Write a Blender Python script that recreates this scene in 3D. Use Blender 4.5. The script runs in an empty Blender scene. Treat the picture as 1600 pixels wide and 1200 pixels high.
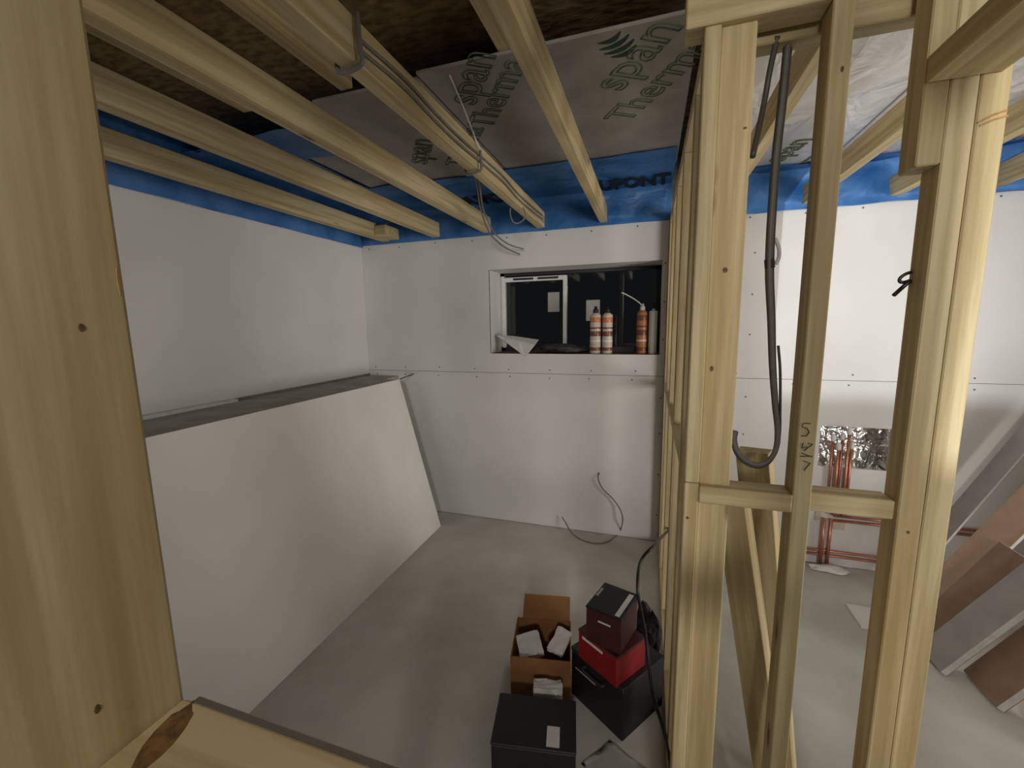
import bpy, bmesh, math, random
from mathutils import Vector, Matrix, Euler
random.seed(7)
rad = math.radians
scene = bpy.context.scene
COL = scene.collection

# ------------------------------------------------------------------ camera
F = 655.0                     # focal length in pixels of the 1600 px wide frame
YAW, PITCH, ROLL = rad(18.2245), rad(8.2328), rad(-0.9105)
H = 1.5738                    # eye height
DW = 3.009                    # distance to the back wall
_f = Vector((-math.sin(YAW), math.cos(YAW), 0)); _r = Vector((math.cos(YAW), math.sin(YAW), 0)); _u = Vector((0, 0, 1))
FW = _f * math.cos(PITCH) - _u * math.sin(PITCH)
U2 = _u * math.cos(PITCH) + _f * math.sin(PITCH)
RT = _r * math.cos(ROLL) + U2 * math.sin(ROLL)
UP = U2 * math.cos(ROLL) - _r * math.sin(ROLL)
EYE = Vector((0, 0, H))
cd = bpy.data.cameras.new('camera'); cam = bpy.data.objects.new('camera', cd); COL.objects.link(cam)
cd.sensor_width = 36; cd.sensor_fit = 'HORIZONTAL'; cd.lens = F / 1600 * 36; cd.clip_start = 0.01
m = Matrix((RT, UP, -FW)).transposed().to_4x4(); m.translation = EYE
cam.matrix_world = m
scene.camera = cam

# ------------------------------------------------------------------ world, lamps, exposure
w = bpy.data.worlds.new('night'); scene.world = w; w.use_nodes = True
w.node_tree.nodes['Background'].inputs[0].default_value = (0.55, 0.6, 0.7, 1)
w.node_tree.nodes['Background'].inputs[1].default_value = 0.008
vs = scene.view_settings
vs.view_transform = 'Standard'; vs.look = 'None'; vs.gamma = 1; vs.use_curve_mapping = False; vs.exposure = 0.20

def lamp(name, kind, loc, power, color, aim=None, **kw):
    d = bpy.data.lights.new(name, kind); o = bpy.data.objects.new(name, d); COL.objects.link(o)
    o.location = loc; d.energy = power; d.color = color
    if aim is not None:
        o.rotation_euler = (Vector(aim) - Vector(loc)).to_track_quat('-Z', 'Y').to_euler()
    for k, v in kw.items(): setattr(d, k, v)
    return o
# site flood lamp behind the camera, its beam cut by added panels
lamp('flood_lamp', 'SPOT', (0.30, -2.2, 1.60), 360, (0.95, 0.98, 1.0), (0.78, 1.0, 1.62), shadow_soft_size=0.004, spot_size=rad(62), spot_blend=0.3)
# soft work lamp off to the right; frontal fill added behind the camera
lamp('work_lamp', 'SPOT', (3.2, 0.70, 0.70), 345, (1.0, 0.965, 0.915), (-0.1, 3.1, 1.35), shadow_soft_size=0.85, spot_size=rad(76), spot_blend=0.9)
lamp('fill_light', 'AREA', (0.48, -2.6, 2.12), 42, (1.0, 0.955, 0.89), (-0.3, 2.4, 1.1), shape='DISK', size=0.5)

# ------------------------------------------------------------------ pixel helpers (direction only; the plane gives the distance)
def ray(x, y): return FW * F + RT * (x - 800) + UP * (600 - y)
def onY(x, y, Y): v = ray(x, y); return EYE + v * (Y / v.y)
def onX(x, y, X): v = ray(x, y); return EYE + v * (X / v.x)
def onZ(x, y, Z): v = ray(x, y); return EYE + v * ((Z - H) / v.z)

# ------------------------------------------------------------------ materials
def nt(name):
    m = bpy.data.materials.new(name); m.use_nodes = True
    n = m.node_tree; b = n.nodes['Principled BSDF']
    return m, n, b
def lk(n, a, b): n.links.new(a, b)
def node(n, t, **kw):
    x = n.nodes.new(t)
    for k, v in kw.items():
        if k in x.inputs: x.inputs[k].default_value = v
        else: setattr(x, k, v)
    return x
def coords(n, scale=(1, 1, 1), rnd=True):
    tc = node(n, 'ShaderNodeTexCoord'); mp = node(n, 'ShaderNodeMapping'); mp.inputs['Scale'].default_value = scale
    if rnd:
        oi = node(n, 'ShaderNodeObjectInfo'); ml = node(n, 'ShaderNodeMath', operation='MULTIPLY'); ml.inputs[1].default_value = 37.0
        ad = node(n, 'ShaderNodeVectorMath', operation='ADD')
        lk(n, oi.outputs['Random'], ml.inputs[0]); lk(n, tc.outputs['Object'], ad.inputs[0]); lk(n, ml.outputs[0], ad.inputs[1])
        lk(n, ad.outputs[0], mp.inputs['Vector'])
    else: lk(n, tc.outputs['Object'], mp.inputs['Vector'])
    return mp.outputs[0]
def ramp(n, src, stops):
    r = node(n, 'ShaderNodeValToRGB'); cr = r.color_ramp
    while len(cr.elements) < len(stops): cr.elements.new(0.5)
    for e, (p, c) in zip(cr.elements, stops): e.position = p; e.color = (*c, 1)
    lk(n, src, r.inputs[0]); return r.outputs[0]
def mixc(n, fac, a, b, mode='MIX'):
    x = node(n, 'ShaderNodeMix', data_type='RGBA', blend_type=mode)
    if isinstance(fac, (int, float)): x.inputs[0].default_value = fac
    else: lk(n, fac, x.inputs[0])
    for s, i in ((a, 6), (b, 7)):
        if isinstance(s, tuple): x.inputs[i].default_value = (*s, 1)
        else: lk(n, s, x.inputs[i])
    return x.outputs[2]
def bump(n, b, src, strength, dist=0.01):
    x = node(n, 'ShaderNodeBump'); x.inputs['Strength'].default_value = strength; x.inputs['Distance'].default_value = dist
    lk(n, src, x.inputs['Height']); lk(n, x.outputs[0], b.inputs['Normal'])

def wood(name, axis, c1=(0.52, 0.415, 0.222), c2=(0.68, 0.57, 0.345), c3=(0.43, 0.315, 0.150)):
    m, n, b = nt(name)
    sc = [22, 22, 22]; sc[axis] = 0.9
    nz = node(n, 'ShaderNodeTexNoise', Scale=1.6, Detail=5.0, Roughness=0.6); lk(n, coords(n, sc), nz.inputs['Vector'])
    base = ramp(n, nz.outputs['Fac'], [(0.30, c3), (0.46, c1), (0.62, c2)])
    s2 = [3, 3, 3]; s2[axis] = 0.6
    n2 = node(n, 'ShaderNodeTexNoise', Scale=1.5, Detail=2.0); lk(n, coords(n, s2), n2.inputs['Vector'])
    tone = ramp(n, n2.outputs['Fac'], [(0.3, (0.80, 0.80, 0.78)), (0.7, (1.12, 1.08, 1.0))])
    base = mixc(n, 1.0, base, tone, 'MULTIPLY')
    sk = [11, 11, 11]; sk[axis] = 3.4
    vo = node(n, 'ShaderNodeTexVoronoi', Scale=1.0); lk(n, coords(n, sk), vo.inputs['Vector'])
    kn = ramp(n, vo.outputs['Distance'], [(0.05, (1, 1, 1)), (0.16, (0, 0, 0))])
    sep = node(n, 'ShaderNodeSeparateColor'); lk(n, vo.outputs['Color'], sep.inputs[0])
    gt = node(n, 'ShaderNodeMath', operation='GREATER_THAN'); lk(n, sep.outputs[0], gt.inputs[0]); gt.inputs[1].default_value = 0.80
    mu = node(n, 'ShaderNodeMath', operation='MULTIPLY'); lk(n, kn, mu.inputs[0]); lk(n, gt.outputs[0], mu.inputs[1])
    base = mixc(n, mu.outputs[0], base, (0.14, 0.075, 0.028))
    lk(n, base, b.inputs['Base Color']); b.inputs['Roughness'].default_value = 0.62
    bump(n, b, nz.outputs['Fac'], 0.12, 0.002)
    return m
WX, WY, WZ = wood('pine_x', 0), wood('pine_y', 1), wood('pine_z', 2)
def rough(name, c1, c2, scale=6, rgh=0.85, detail=4.0, bmp=0.0, lo=0.35, hi=0.65, rnd=False, mscale=(1, 1, 1), metallic=0.0, bscale=None):
    m, n, b = nt(name)
    v = coords(n, mscale, rnd)
    nz = node(n, 'ShaderNodeTexNoise', Scale=scale, Detail=detail); lk(n, v, nz.inputs['Vector'])
    lk(n, ramp(n, nz.outputs['Fac'], [(lo, c1), (hi, c2)]), b.inputs['Base Color'])
    b.inputs['Roughness'].default_value = rgh; b.inputs['Metallic'].default_value = metallic
    if bmp:
        src = nz.outputs['Fac']
        if bscale:
            n3 = node(n, 'ShaderNodeTexNoise', Scale=bscale, Detail=3.0, Distortion=1.2); lk(n, v, n3.inputs['Vector']); src = n3.outputs['Fac']
        bump(n, b, src, bmp, 0.02)
    return m
PLASTER = rough('plasterboard_paper', (0.68, 0.665, 0.64), (0.74, 0.725, 0.705), 2.2, 0.9)
PLASTER2 = rough('plasterboard_sheet_face', (0.76, 0.735, 0.69), (0.81, 0.785, 0.74), 3.0, 0.85)
CORE = rough('gypsum_core', (0.62, 0.60, 0.57), (0.75, 0.73, 0.70), 30, 0.95)
BROWNPAPER = rough('brown_backing_paper', (0.30, 0.19, 0.125), (0.37, 0.245, 0.165), 9, 0.85)
GREYPAPER = rough('grey_backing_paper', (0.36, 0.345, 0.33), (0.43, 0.415, 0.40), 8, 0.9)
LEDGE = rough('ledge_render', (0.30, 0.28, 0.25), (0.40, 0.38, 0.345), 7, 0.9, bmp=0.2)
CONC = rough('concrete', (0.48, 0.455, 0.40), (0.70, 0.68, 0.625), 1.7, 0.8, detail=8.0, bmp=0.05)
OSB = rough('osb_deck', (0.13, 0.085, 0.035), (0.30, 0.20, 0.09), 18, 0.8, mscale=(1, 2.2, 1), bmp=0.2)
FOILDIM = rough('dimmed_foil_facing', (0.24, 0.225, 0.195), (0.32, 0.30, 0.265), 5, 0.5, metallic=0.1, bmp=0.25, bscale=7)  # foil facing with the left room's dimness put into its colour
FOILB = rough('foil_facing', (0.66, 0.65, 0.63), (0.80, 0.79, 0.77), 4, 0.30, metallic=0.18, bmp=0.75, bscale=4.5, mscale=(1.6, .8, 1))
FOILR = rough('crumpled_foil', (0.55, 0.54, 0.52), (0.9, 0.9, 0.88), 12, 0.18, metallic=0.95, bmp=0.9, bscale=14)
BLUE = rough('blue_membrane', (0.05, 0.24, 0.64), (0.16, 0.42, 0.90), 5, 0.34, bmp=0.5, bscale=6)
CARD = rough('cardboard', (0.22, 0.095, 0.028), (0.29, 0.135, 0.045), 10, 0.8)
COPPER = rough('copper', (0.50, 0.20, 0.13), (0.62, 0.28, 0.19), 14, 0.35, metallic=0.85)
def plain(name, c, rgh=0.6, metallic=0.0, var=0.10, scale=20):
    return rough(name, tuple(x * (1 - var) for x in c), tuple(min(1, x * (1 + var)) for x in c), scale, rgh, metallic=metallic)
WHITE = plain('white_plastic', (0.78, 0.78, 0.76), 0.45, var=0.03)
PAPER = plain('white_paper', (0.74, 0.73, 0.70), 0.9, var=0.05)
WRAP = plain('white_wrapper', (0.62, 0.62, 0.60), 0.4, var=0.08)
BLACK = plain('black_plastic', (0.012, 0.012, 0.013), 0.5)
CHAR = plain('dark_frame', (0.02, 0.021, 0.022), 0.45)
MAROON = plain('maroon_card', (0.060, 0.012, 0.014), 0.5)
RED = plain('red_card', (0.26, 0.006, 0.008), 0.55)
GREYC = plain('grey_cable', (0.17, 0.16, 0.145), 0.5)
DGREY = plain('dark_grey_cable', (0.075, 0.07, 0.06), 0.45)
BLKC = plain('black_cable', (0.014, 0.012, 0.011), 0.4)
TAPE = plain('dark_red_tape', (0.06, 0.02, 0.016), 0.6)
GREEN = plain('green_print', (0.075, 0.115, 0.06), 0.7)
DGREEN = plain('dark_green_print', (0.008, 0.035, 0.02), 0.7)
INK = plain('black_print', (0.006, 0.007, 0.012), 0.6)
PENCIL = plain('pencil_mark', (0.05, 0.04, 0.03), 0.8)
SCREW = plain('screw_head', (0.16, 0.15, 0.13), 0.5)
ORANGE = plain('can_orange', (0.55, 0.20, 0.08), 0.35)
CREAM = plain('can_cream', (0.62, 0.52, 0.42), 0.35)
BROWNL = plain('can_brown', (0.20, 0.07, 0.04), 0.35)
NIGHT = plain('dark_clutter', (0.05, 0.045, 0.04), 0.6, var=0.5)
BROWNW = plain('weathered_timber', (0.20, 0.11, 0.06), 0.8, var=0.25)
BLOCK = rough('blockwork', (0.25, 0.24, 0.23), (0.33, 0.32, 0.30), 12, 0.95)
def glass():
    m, n, b = nt('window_glass'); nz = node(n, 'ShaderNodeTexNoise', Scale=3.0)
    lk(n, ramp(n, nz.outputs['Fac'], [(0.3, (0.90, 0.95, 0.93)), (0.7, (0.97, 1.0, 0.99))]), b.inputs['Base Color'])
    b.inputs['Roughness'].default_value = 0.02; b.inputs['Transmission Weight'].default_value = 1.0; b.inputs['IOR'].default_value = 1.45
    return m
GLASS = glass()

# ------------------------------------------------------------------ mesh helpers
def link(name, me, mat, parent=None, loc=(0, 0, 0), rot=(0, 0, 0)):
    o = bpy.data.objects.new(name, me); COL.objects.link(o)
    if mat is not None:
        for mm in (mat if isinstance(mat, (list, tuple)) else [mat]): me.materials.append(mm)
    if parent: o.parent = parent
    o.location = loc; o.rotation_euler = rot
    return o
def tag(o, label=None, cat=None, group=None, kind=None):
    for k, v in (('label', label), ('category', cat), ('group', group), ('kind', kind)):
        if v: o[k] = v
    return o
def empty(name, loc=(0, 0, 0), rot=(0, 0, 0)):
    o = bpy.data.objects.new(name, None); COL.objects.link(o); o.location = loc; o.rotation_euler = rot; o.empty_display_size = 0.05
    return o
def bm_mesh(name, bm, smooth=False):
    bmesh.ops.recalc_face_normals(bm, faces=bm.faces)
    me = bpy.data.meshes.new(name); bm.to_mesh(me); bm.free()
    if smooth:
        for p in me.polygons: p.use_smooth = True
    return me
def box_bm(bm, lo, hi, bev=0.0):
    t = bmesh.new()
    bmesh.ops.create_cube(t, size=1)
    for v in t.verts:
        for i in range(3): v.co[i] = lo[i] + (v.co[i] + 0.5) * (hi[i] - lo[i])
    if bev: bmesh.ops.bevel(t, geom=t.edges[:], offset=bev, segments=1, affect='EDGES')
    me = bpy.data.meshes.new('t'); t.to_mesh(me); t.free(); bm.from_mesh(me); bpy.data.meshes.remove(me)
def box(name, lo, hi, mat, parent=None, bev=0.002, base=True):
    """axis aligned box given in the parent's space; origin at its base centre"""
    c = Vector(((lo[0] + hi[0]) / 2, (lo[1] + hi[1]) / 2, lo[2]))
    bm = bmesh.new(); box_bm(bm, Vector(lo) - c, Vector(hi) - c, bev)
    return link(name, bm_mesh(name, bm), mat, parent, c)
def slab(name, poly, axis, a, b, mat, parent=None, holes=(), bev=0.0):
    """polygon (2D in the other two axes) with rectangular holes, extruded from a to b along axis"""
    bm = bmesh.new()
    xs = sorted({p[0] for p in poly} | {v for h in holes for v in (h[0], h[1])})
    ys = sorted({p[1] for p in poly} | {v for h in holes for v in (h[2], h[3])})
    def mk(u, v, t):
        return Vector((t, u, v)) if axis == 0 else Vector((u, t, v)) if axis == 1 else Vector((u, v, t))
    cells = {}
    for i in range(len(xs) - 1):
        for j in range(len(ys) - 1):
            cx, cy = (xs[i] + xs[i + 1]) / 2, (ys[j] + ys[j + 1]) / 2
            if any(h[0] < cx < h[1] and h[2] < cy < h[3] for h in holes): continue
            cells[i, j] = 1
    vt = {}
    def V(i, j, k):
        if (i, j, k) not in vt: vt[i, j, k] = bm.verts.new(mk(xs[i], ys[j], (a, b)[k]))
        return vt[i, j, k]
    for (i, j) in cells:
        for k in (0, 1): bm.faces.new([V(i, j, k), V(i + 1, j, k), V(i + 1, j + 1, k), V(i, j + 1, k)])
        for (di, dj, p, q) in ((-1, 0, (i, j), (i, j + 1)), (1, 0, (i + 1, j), (i + 1, j + 1)), (0, -1, (i, j), (i + 1, j)), (0, 1, (i, j + 1), (i + 1, j + 1))):
            if (i + di, j + dj) not in cells: bm.faces.new([V(*p, 0), V(*q, 0), V(*q, 1), V(*p, 1)])
    return link(name, bm_mesh(name, bm), mat, parent)
def tube_bm(bm, pts, r, seg=8, caps=True):
    pts = [Vector(p) for p in pts]; rings = []; n = len(pts); ref = None
    for i, p in enumerate(pts):
        d = (pts[min(i + 1, n - 1)] - pts[max(i - 1, 0)]).normalized()
        if ref is None: ref = d.orthogonal().normalized()
        ref = (ref - d * ref.dot(d)); ref = ref.normalized() if ref.length > 1e-5 else d.orthogonal().normalized()
        s = d.cross(ref); rr = r[i] if isinstance(r, (list, tuple)) else r
        rings.append([bm.verts.new(p + (ref * math.cos(2 * math.pi * k / seg) + s * math.sin(2 * math.pi * k / seg)) * rr) for k in range(seg)])
    for a, b in zip(rings, rings[1:]):
        for k in range(seg): bm.faces.new([a[k], a[(k + 1) % seg], b[(k + 1) % seg], b[k]])
    if caps: bm.faces.new(rings[0][::-1]); bm.faces.new(rings[-1])
def smooth_path(pts, k=6):
    P = [Vector(p) for p in pts]; P = [P[0] * 2 - P[1]] + P + [P[-1] * 2 - P[-2]]; out = []
    for i in range(1, len(P) - 2):
        p0, p1, p2, p3 = P[i - 1:i + 3]
        for j in range(k):
            t = j / k
            out.append(0.5 * ((2 * p1) + (p2 - p0) * t + (2 * p0 - 5 * p1 + 4 * p2 - p3) * t * t + (3 * p1 - p0 - 3 * p2 + p3) * t ** 3))
    out.append(P[-2]); return out
def cable(name, pts, r, mat, parent=None, k=6, seg=8):
    p = smooth_path(pts, k); c = p[0].copy(); bm = bmesh.new(); tube_bm(bm, [q - c for q in p], r, seg)
    return link(name, bm_mesh(name, bm, True), mat, parent, c)
def lathe_bm(bm, prof, seg=20, z0=0):
    rings = []
    for r, z in prof:
        rings.append([bm.verts.new((r * math.cos(2 * math.pi * k / seg), r * math.sin(2 * math.pi * k / seg), z + z0)) for k in range(seg)])
    for a, b in zip(rings, rings[1:]):
        for k in range(seg): bm.faces.new([a[k], a[(k + 1) % seg], b[(k + 1) % seg], b[k]])
    bm.faces.new(rings[0][::-1]); bm.faces.new(rings[-1])
def lathe(name, prof, mat, parent=None, loc=(0, 0, 0), seg=20):
    bm = bmesh.new(); lathe_bm(bm, prof, seg)
    me = bm_mesh(name, bm, False)
    for p in me.polygons: p.use_smooth = abs(p.normal.z) < 0.9
    return link(name, me, mat, parent, loc)
def letters(name, text, size, origin, xdir, updir, mat, parent=None, outline=0.0, thick=0.0006, spacing=1.0, sx=1.0, bold=0.0):
    """flat print: a font curve turned into a thin mesh, reading along xdir with letter tops towards updir"""
    c = bpy.data.curves.new('t', 'FONT'); c.body = text; c.size = size; c.extrude = thick; c.space_character = spacing; c.resolution_u = 3; c.offset = bold
    if outline: c.fill_mode = 'NONE'; c.bevel_depth = outline; c.bevel_resolution = 0; c.extrude = 0
    t = bpy.data.objects.new('t', c); COL.objects.link(t)
    dg = bpy.context.evaluated_depsgraph_get(); dg.update()
    me = bpy.data.meshes.new_from_object(t.evaluated_get(dg)); bpy.data.objects.remove(t); bpy.data.curves.remove(c)
    me.materials.clear(); x = Vector(xdir).normalized(); u = Vector(updir); u = (u - x * u.dot(x)).normalized(); nrm = x.cross(u)
    for v in me.vertices: v.co = x * v.co.x * sx + u * v.co.y + nrm * v.co.z
    return link(name, me, mat, parent, origin)
def strokes(name, lines, r, mat, parent=None):
    bm = bmesh.new(); c = Vector(lines[0][0])
    for L in lines: tube_bm(bm, [Vector(p) - c for p in L], r, 5)
    return link(name, bm_mesh(name, bm), mat, parent, c)

# ================================================================== THE SETTING
XL, XR, YR = -2.27, 2.55, -0.60          # left wall, far right, rear wall
ZW = 2.222                               # top of the boarded walls
ZC = 2.45                                # underside of the insulation
# floor
tag(box('floor', (-2.6, -3.0, -0.10), (3.6, 3.3, 0.0), CONC, bev=0), kind='structure')
# back wall: blockwork with plasterboards fixed to it as separate sheets
WX0, WX1, WZ0, WZ1 = -1.160, 0.066, 1.347, 1.970      # window opening
RX0, RX1, RZ0, RZ1 = 1.027, 1.383, 0.655, 0.915       # pipe recess
wb = slab('wall_back', [(-2.6, -0.05), (3.6, 2.75)], 1, DW + 0.0135, DW + 0.33, BLOCK, holes=[(WX0 - 0.012, WX1 + 0.012, WZ0 - 0.03, WZ1 + 0.012), (RX0 - 0.02, RX1 + 0.02, RZ0 - 0.02, RZ1 + 0.02)])
tag(wb, kind='structure')
ZJ = 1.2
P = PLASTER
slab('plasterboard_panel', [(XL, ZJ + 0.0015), (0.098, ZW)], 1, DW, DW + 0.0125, P, wb, [(WX0, WX1, WZ0, WZ1)])
slab('plasterboard_panel', [(XL, 0.004), (0.098, ZJ - 0.0015)], 1, DW, DW + 0.0125, P, wb, [(-0.339, -0.323, 0.460, 0.476)])
slab('plasterboard_panel', [(0.165, ZJ + 0.0015), (2.55, ZW)], 1, DW, DW + 0.0125, P, wb)
slab('plasterboard_panel', [(0.165, 0.004), (2.55, ZJ - 0.0015)], 1, DW, DW + 0.0125, P, wb, [(RX0, RX1, RZ0, RZ1)])
# screw heads along the board edges
bm = bmesh.new()
def screw_dot(x, z):
    t = bmesh.ops.create_cone(bm, cap_ends=True, segments=8, radius1=0.0055, radius2=0.0055, depth=0.002, matrix=Matrix.Translation((x, DW - 0.0006, z)) @ Matrix.Rotation(rad(90), 4, 'X'))
for (x0, x1) in ((-2.2, 0.05), (0.25, 2.4)):
    x = x0
    while x < x1:
        for z in (ZJ + 0.03, ZJ - 0.03, ZW - 0.03):
            if not (RX0 < x < RX1 and z < 1): screw_dot(x + random.uniform(-.02, .02), z + random.uniform(-.006, .006))
        x += 0.30
for z in (0.2, 0.5, 0.8, 1.05, 1.45, 1.7, 1.95): screw_dot(0.083, z); screw_dot(0.6, z + .03)
tag(link('screw_heads', bm_mesh('screw_heads', bm), SCREW, wb), kind='stuff')
# recess lining of foil
bm = bmesh.new()
box_bm(bm, (RX0 - 0.018, DW + 0.13, RZ0 - 0.018), (RX1 + 0.018, DW + 0.14, RZ1 + 0.018))
for lo, hi in (((RX0 - 0.019, DW + 0.013, RZ0 - 0.019), (RX1 + 0.019, DW + 0.13, RZ0 - 0.012)), ((RX0 - 0.019, DW + 0.013, RZ1 + 0.012), (RX1 + 0.019, DW + 0.13, RZ1 + 0.019)),
               ((RX0 - 0.019, DW + 0.013, RZ0), (RX0 - 0.012, DW + 0.13, RZ1)), ((RX1 + 0.012, DW + 0.013, RZ0), (RX1 + 0.019, DW + 0.13, RZ1))): box_bm(bm, lo, hi)
link('recess_foil_lining', bm_mesh('recess_foil_lining', bm), FOILR, wb)
# left wall with its low ledge
wl = tag(box('wall_left', (XL - 0.15, YR, 0), (XL - 0.013, DW + 0.013, 2.6), BLOCK, bev=0), kind='structure')
def kid(o, par): o.matrix_parent_inverse = Matrix.Identity(4); o.parent = par; o.location = Vector(o.location) - Vector(par.location); return o
kid(slab('plasterboard_panel', [(YR, 1.17), (DW - 0.001, ZW - 0.012)], 0, XL - 0.0125, XL, P), wl)
bm = bmesh.new()
prof = [(XL, YR), (-1.850, YR), (-1.850, 2.775), (-1.985, 2.790), (-1.985, DW - 0.001), (XL, DW - 0.001)]
lo_ = [bm.verts.new((x, y, 0)) for x, y in prof]; hi_ = [bm.verts.new((x, y, 1.155)) for x, y in prof]
bm.faces.new(lo_[::-1]); bm.faces.new(hi_)
for k in range(6): bm.faces.new([lo_[k], lo_[(k + 1) % 6], hi_[(k + 1) % 6], hi_[k]])
kid(link('ledge', bm_mesh('ledge', bm), LEDGE), wl)
# timber batten lying at the back of the ledge
kid(box('ledge_trim', (XL + 0.002, 1.0, 1.155), (XL + 0.05, 1.75, 1.172), CORE, bev=0.002), wl)
# right wall
tag(box('wall_right', (XR, 1.75, 0), (XR + 0.12, DW + 0.013, 2.6), PLASTER, bev=0), kind='structure')
# unseen panels added to cut the flood lamp's beam on the left and below
fh = empty('beam_blocker', (0.30, -2.2, 1.2)); tag(fh, 'thin black panels added to cut the flood lamp beam, with a slim stand', 'light blocker')
hb = (0.30, -2.2, 1.2)
def blocker_part(nm, lo, hi): o = box(nm, lo, hi, CHAR, bev=0.001); o.parent = fh; o.location = Vector(o.location) - Vector(hb)
blocker_part('blocker_panel', (-0.05, -1.902, 1.30), (0.3225, -1.90, 1.84)); blocker_part('blocker_panel', (0.3226, -1.902, 1.30), (0.85, -1.90, 1.571))
blocker_part('lamp_stand', (0.285, -2.215, 0.0), (0.315, -2.185, 1.45))
# ceiling: deck, rafters, insulation boards, membrane
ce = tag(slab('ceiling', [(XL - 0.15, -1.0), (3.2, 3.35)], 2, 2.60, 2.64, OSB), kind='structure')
YI0, YI1 = 1.44, 2.42
for x in (-0.505, -1.15, -1.64, -2.13): box('rafter', (x, -1.0, ZC + 0.012), (x + 0.055, YI0 + (0.02), 2.599), WY, ce)
# insulation boards, left room (foil darkened for the dim room) as three boards, right room (bright foil) as three
insul = []
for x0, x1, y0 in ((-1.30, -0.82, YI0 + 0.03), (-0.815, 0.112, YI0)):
    insul.append(box('insulation_board', (x0, y0, ZC), (x1, YI1 + 0.25, ZC + 0.012), FOILDIM, ce, 0.003))
box('insulation_board', (-1.74, 1.86, ZC), (-1.305, YI1 + 0.25, ZC + 0.012), FOILDIM, ce, 0.004)
def wrinkled(name, x0, x1, y0, y1, z, amp, mat, parent, nx=26, ny=26, seed=1, edge=None):
    rr = random.Random(seed); ph = [(rr.uniform(2, 9), rr.uniform(2, 9), rr.uniform(0, 6.3)) for _ in range(7)]
    bm = bmesh.new(); g = []
    for i in range(nx + 1):
        row = []
        for j in range(ny + 1):
            x = x0 + (x1 - x0) * i / nx; y = y0 + (y1 - y0) * j / ny
            zz = sum(math.sin(a * x * 3 + b * y * 3 + c) for a, b, c in ph) / 7
            if edge and j == 0: y += edge * math.sin(x * 7 + seed) + edge * 0.6 * math.sin(x * 17)
            row.append(bm.verts.new((x, y, z + amp * zz)))
        g.append(row)
    for i in range(nx):
        for j in range(ny): bm.faces.new([g[i][j], g[i + 1][j], g[i + 1][j + 1], g[i][j + 1]])
    bmesh.ops.solidify(bm, geom=bm.faces[:], thickness=-0.003)
    return link(name, bm_mesh(name, bm, True), mat, parent)
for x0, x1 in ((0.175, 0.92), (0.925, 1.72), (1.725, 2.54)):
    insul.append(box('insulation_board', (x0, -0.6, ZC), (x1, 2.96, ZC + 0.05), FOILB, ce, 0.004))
bl = wrinkled('vapour_membrane', XL + 0.004, 0.105, YI1, DW - 0.004, ZC - 0.008, 0.004, BLUE, ce, seed=3, edge=0.012)
wrinkled('vapour_membrane', XL + 0.004, -1.31, 1.60, 1.90, ZC - 0.010, 0.006, BLUE, ce, seed=5, edge=0.03)
wrinkled('vapour_membrane', XL + 0.004, -1.735, 1.90, YI1, ZC - 0.010, 0.006, BLUE, ce, seed=6)
wrinkled('vapour_membrane', 0.17, 2.54, 2.90, DW - 0.004, ZC - 0.012, 0.010, BLUE, ce, seed=8, edge=0.02, nx=50)
# membrane turned down behind the joist ends and along the left wall
def upstand(x0, y0, x1, y1, z0, z1, seed, amp=1.0):
    rr = random.Random(seed); bm = bmesh.new(); n = 60; g = []
    d = Vector((x1 - x0, y1 - y0, 0)); L = d.length; d.normalize(); nrm = Vector((-d.y, d.x, 0))
    a, b, c = rr.uniform(8, 14), rr.uniform(17, 25), rr.uniform(0, 6)
    for i in range(n + 1):
        p = Vector((x0, y0, 0)) + d * (L * i / n); row = []
        for j in range(5):
            z = z0 + (z1 - z0) * j / 4
            row.append(bm.verts.new(p - nrm * (amp * (0.008 + 0.004 * math.sin(a * i * L / n + z * 22 + c) + 0.004 * math.sin(b * i * L / n - z * 31))) + Vector((0, 0, z))))
        g.append(row)
    for i in range(n):
        for j in range(4): bm.faces.new([g[i][j], g[i + 1][j], g[i + 1][j + 1], g[i][j + 1]])
    bmesh.ops.solidify(bm, geom=bm.faces[:], thickness=0.002)
    return link('vapour_membrane', bm_mesh('vapour_membrane', bm, True), BLUE, ce)
up1 = upstand(XL + 0.01, DW - 0.002, 0.105, DW - 0.002, ZW - 0.005, ZC, 1)
up2 = upstand(0.17, DW - 0.002, 2.54, DW - 0.002, ZW - 0.012, ZC, 2, 3.0)
upstand(XL + 0.006, YR, XL + 0.006, DW - 0.01, ZW - 0.02, ZC + 0.14, 4)
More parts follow.
